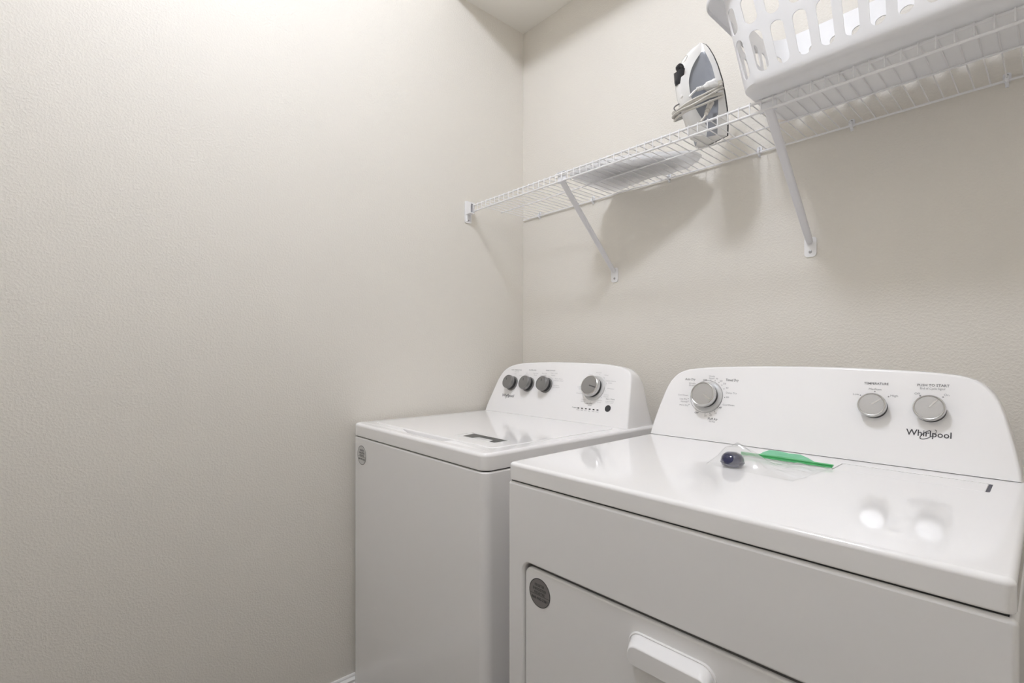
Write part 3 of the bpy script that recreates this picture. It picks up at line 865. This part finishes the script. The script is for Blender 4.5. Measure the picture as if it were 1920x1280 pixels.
# ------------------------------------------------------------------ laundry basket
ZB = ZS + .0016
basket = tag(empty('laundry_basket', (1.3575, -.240, ZB)), 'white slotted plastic laundry basket overhanging the front of the wire shelf', 'basket')
BH = .242
def bplan(h):
    """half sizes and corner radius of the basket at height h above its bottom"""
    t = h/BH
    return .2750 + .046*t, .1170 + .040*t, .045 + .012*t
def shift_y(h): return 0.0 + .010*(h/BH) - .002
def perim(h, s):
    """point at perimeter fraction s (0..1), starting mid rear, going left, front, right"""
    a, b, r = bplan(h)
    segs = [('l', a - r), ('c', math.pi/2*r), ('l', 2*(b - r)), ('c', math.pi/2*r), ('l', 2*(a - r)), ('c', math.pi/2*r), ('l', 2*(b - r)), ('c', math.pi/2*r), ('l', a - r)]
    tot = sum(q[1] for q in segs); d = (s % 1.0)*tot
    pos = Vector((0, b)); ang = math.pi               # heading left (-x) along the rear
    for kind, ln in segs:
        if d <= ln or (kind, ln) == segs[-1] and False:
            if kind == 'l': pos = pos + Vector((math.cos(ang), math.sin(ang)))*d
            else:
                c = pos + Vector((-math.sin(ang), math.cos(ang)))*r
                da = d/r; q = pos - c
                pos = c + Vector((q.x*math.cos(da) - q.y*math.sin(da), q.x*math.sin(da) + q.y*math.cos(da)))
            return pos
        d -= ln
        if kind == 'l': pos = pos + Vector((math.cos(ang), math.sin(ang)))*ln
        else:
            c = pos + Vector((-math.sin(ang), math.cos(ang)))*r
            q = pos - c; pos = c + Vector((-q.y, q.x)); ang += math.pi/2
    return pos
def bpt(s, h):
    p = perim(h, s); return (p.x, p.y + shift_y(h), h)
NCOL = 38
mb = MB()
def slot(s0, s1, h0, h1, wfrac=.60):
    """cell with a stadium-shaped hole"""
    cs, hc = (s0+s1)/2, (h0+h1)/2
    hw = (s1-s0)*wfrac/2; hr = .0128; ht, hb = h1 - .008 - hr, h0 + .008 + hr
    hole, outer = [], []
    for k in range(32):
        if k < 4: o, q = (s1, hc + (h1-hc)*k/4), (cs + hw, hc + (ht-hc)*k/4)
        elif k < 12: t = (k-4)/8; o, q = (s1 + (s0-s1)*t, h1), (cs + hw*math.cos(math.pi*t), ht + hr*math.sin(math.pi*t))
        elif k < 20: t = (k-12)/8; o, q = (s0, h1 + (h0-h1)*t), (cs - hw, ht + (hb-ht)*t)
        elif k < 28: t = (k-20)/8; o, q = (s0 + (s1-s0)*t, h0), (cs - hw*math.cos(math.pi*t), hb - hr*math.sin(math.pi*t))
        else: t = (k-28)/4; o, q = (s1, h0 + (hc-h0)*t), (cs + hw, hb + (hc-hb)*t)
        outer.append(o); hole.append(q)
    # keep the vertical sides evenly divided so neighbours share vertices
    for k in list(range(0, 4)) + list(range(28, 32)):
        kk = k if k < 4 else k - 32
        outer[k] = (s1, hc + (h1-h0)*kk/8)
    mb.loft([[bpt(o[0] + (q[0]-o[0])*f, o[1] + (q[1]-o[1])*f) for o, q in zip(outer, hole)] for f in (0, .45, .8, 1)], False, False)
def plain(s0, s1, h0, h1, m=8):
    outer = [(s0 + (s1-s0)*k/m, h0) for k in range(m)] + [(s1, h0 + (h1-h0)*k/m) for k in range(m)] + [(s1 - (s1-s0)*k/m, h1) for k in range(m)] + [(s0, h1 - (h1-h0)*k/m) for k in range(m)]
    vs, fs = tess([(x*1.6, y) for x, y in outer])
    mb.add([bpt(x/1.6, y) for x, y in vs], fs)
def band(h0, h1, rows=3):
    for k in range(NCOL):
        s0, s1 = k/NCOL, (k+1)/NCOL; m = 8
        for j in range(m):
            for i in range(rows):
                a, b = s0 + (s1-s0)*j/m, s0 + (s1-s0)*(j+1)/m; c, d = h0 + (h1-h0)*i/rows, h0 + (h1-h0)*(i+1)/rows
                mb.add([bpt(a, c), bpt(b, c), bpt(b, d), bpt(a, d)], [(0,1,2,3)])
for k in range(NCOL):
    sm_ = (k + .5)/NCOL
    if .175 < sm_ < .825: slot(k/NCOL, (k+1)/NCOL, .020, .126)
    else: plain(k/NCOL, (k+1)/NCOL, .020, .126)          # the rear is closed low down
    slot(k/NCOL, (k+1)/NCOL, .126, .202)
band(.202, BH, 2)
# rounded foot and flat bottom
NP = NCOL*8
loops = []
for h, ins in ((.020, 0), (.012, .0012), (.006, .0050), (.002, .0110), (.0005, .0200)):
    lp = []
    for k in range(NP):
        x, y, z = bpt(k/NP, .020); l = math.hypot(x, y); a, b, r = bplan(.02)
        lp.append((x*(1 - ins/a*1.3), (y - shift_y(.02))*(1 - ins/b) + shift_y(.02), h))
    loops.append(lp)
mb.loft(loops, False, True)
body = mb.build('basket_body', M_BASKET, basket, angle=28, weld=.00008)
sm = body.modifiers.new('wall_thickness', 'SOLIDIFY'); sm.thickness = .0026; sm.offset = -1
es = body.modifiers.new('crisp_edges', 'EDGE_SPLIT'); es.split_angle = R(42)
# rolled rim with broader drooping grips at both ends
mb = MB()
loops = []
prof = ((-.002, .000), (.004, .004), (.50, .007), (.85, .004), (1.0, -.004), (1.0, -.017), (.93, -.020), (.90, -.016), (.90, -.008), (.5, -.001), (.0, -.004), (-.002, .000))
for k in range(NP):
    s = k/NP; x, y, z = bpt(s, BH); a, b, r = bplan(BH)
    e = max(0.0, (abs(x) - (a - .055))/.055); e = e*e*(3-2*e)
    out = .012 + .026*e; drop = .60 + .15*e
    nx, ny = (x/a)**5 if abs(x) > a - r else 0.0, ((y - shift_y(BH))/b)**5 if abs(y - shift_y(BH)) > b - r else 0.0
    if abs(x) >= a - r*1.02 and abs(y - shift_y(BH)) >= b - r*1.02:
        ccx = math.copysign(a - r, x); ccy = math.copysign(b - r, y - shift_y(BH)) + shift_y(BH); nx, ny = x - ccx, y - ccy
    ln = math.hypot(nx, ny) or 1; nx, ny = nx/ln, ny/ln
    loops.append([(x + nx*out*f if abs(f) > .01 or True else x, y + ny*.018*f*1.0 if abs(nx) < .99 else y, z + dz*drop) for f, dz in prof])
loops.append(loops[0])
mb.loft([list(q) for q in loops], False, False)
mb.build('rim', M_BASKET, basket, angle=60)

# ------------------------------------------------------------------ zip bag and blue cap on the dryer
bag = tag(empty('zip_bag', dryer.matrix_basis @ Vector((.39, .34, DZ)), R(.6655)), 'clear plastic zip bag with a green seal lying on the dryer top', 'plastic bag')
bag.location = Matrix.Translation((.8005, -.7998, 0)) @ Matrix.Rotation(R(.6655), 4, 'Z') @ Vector((.39, .34, DZ))
def bl(u, v, z): return (u - .39, v - .34, z)
BLOB = (.334, .292)
# film: a bilinear patch between the seal and the bottom edge
TL_, TR_, BR_, BL_ = (.302, .4165), (.4720, .4165), (.4560, .2480), (.2850, .2700)
def film_pt(i, j, n, m, top=True):
    a, b = i/n, j/m
    u = (TL_[0]*(1-a) + TR_[0]*a)*(1-b) + (BL_[0]*(1-a) + BR_[0]*a)*b
    v = (TL_[1]*(1-a) + TR_[1]*a)*(1-b) + (BL_[1]*(1-a) + BR_[1]*a)*b
    u += .004*math.sin(b*5.0)*(1-a)*(-1)
    if not top: return bl(u, v, .0008)
    d = math.hypot((u - BLOB[0])/.043, (v - BLOB[1])/.043)
    hump = .0335*math.exp(-d**3*.42) if d < 4 else 0
    # a fold ridge runs from the cap to the near right corner
    tt = max(0, min(1, ((u - .345)*.105 + (v - .285)*(-.030))/(.105**2 + .030**2))); rx, ry = .345 + .105*tt, .285 - .030*tt
    hump += .012*(1 - tt)*math.exp(-((u-rx)**2 + (v-ry)**2)/.00012)
    e = min(a, 1-a, b, 1-b)*6; e = min(1, e)
    wr = .0030*noise.noise((u*38, v*30, .3)) + .0026*abs(noise.noise((u*16 + v*22, v*60 - u*30, 4.0))) + .0014*noise.noise((u*120, v*90, 1.0))
    return bl(u, v, .0014 + (hump + .0035)*e + wr*e)
n, m = 44, 40
for nm, top in (('film', True),):
    mb = MB(); nn, mm = (n, m) if top else (8, 8)
    mb.add([film_pt(i, j, nn, mm, top) for j in range(mm+1) for i in range(nn+1)], [(j*(nn+1)+i, j*(nn+1)+i+1, (j+1)*(nn+1)+i+1, (j+1)*(nn+1)+i) for j in range(mm) for i in range(nn)])
    mb.build(nm, M_FILM, bag, angle=80)
# green seal: two tracks, slightly bowed
mb = MB()
for off, r, zz in ((-.0010, .0022, .0060),):
    pts = []
    for k in range(25):
        a = k/24; u = .300 + .173*a
        pts.append(bl(u, .4165 + off - .006*math.sin(math.pi*a), zz + .0015*math.sin(math.pi*a)))
    mb.tube(pts, r, 8)
lp = []
for k in range(13):
    a = k/12; u = .300 + .173*a; hw = .0060 + .0030*math.sin(math.pi*a); v0 = .4165 - .006*math.sin(math.pi*a); zc = .0042 + .0016*math.sin(math.pi*a)
    lp.append([bl(u, v0 - hw, zc - .0022), bl(u, v0 + hw, zc + .0012), bl(u, v0 + hw, zc + .0024), bl(u, v0 - hw, zc - .0008)])
mb.loft(lp)
mb.build('zip_seal', M_GREEN, bag, angle=50)
mb = MB()
top = [(.334, .424, .006), (.340, .432, .011), (.350, .436, .0155), (.366, .4365, .0165), (.388, .436, .0145), (.410, .436, .0150), (.425, .432, .011), (.440, .425, .006)]
vs = []
for k, (u, v, z) in enumerate(top):
    vs += [bl(u, v, z), bl(u, .4170 - .004*math.sin(math.pi*(u-.3)/.173), .0045)]
mb.add(vs, [(2*i, 2*i+2, 2*i+3, 2*i+1) for i in range(len(top)-1)])
mb.build('seal_flap', M_GREENFILM, bag, angle=80)

cap = tag(empty('bottle_cap', bag.location + Vector((BLOB[0]-.39, BLOB[1]-.34, .0008)), R(25)), 'dark navy blue plastic cap sealed inside the clear zip bag', 'cap')
mb = MB()
prof = [(.0005, 0), (.016, 0), (.0205, .003), (.0215, .007), (.0220, .012), (.0205, .018), (.0165, .0235), (.0100, .027), (.0005, .028)]
loops = [[(r*math.cos(2*math.pi*k/28)*.98, r*math.sin(2*math.pi*k/28)*1.06, h) for k in range(28)] for r, h in prof]
mb.loft(loops).build('cap_shell', M_NAVY, cap, angle=60)
ringp = [(.0218*.98*math.cos(2*math.pi*k/36), .0218*1.06*math.sin(2*math.pi*k/36), .0080) for k in range(36)]
MB().tube(ringp, .0012, 8, True).build('cap_rim', M_NAVY, cap)
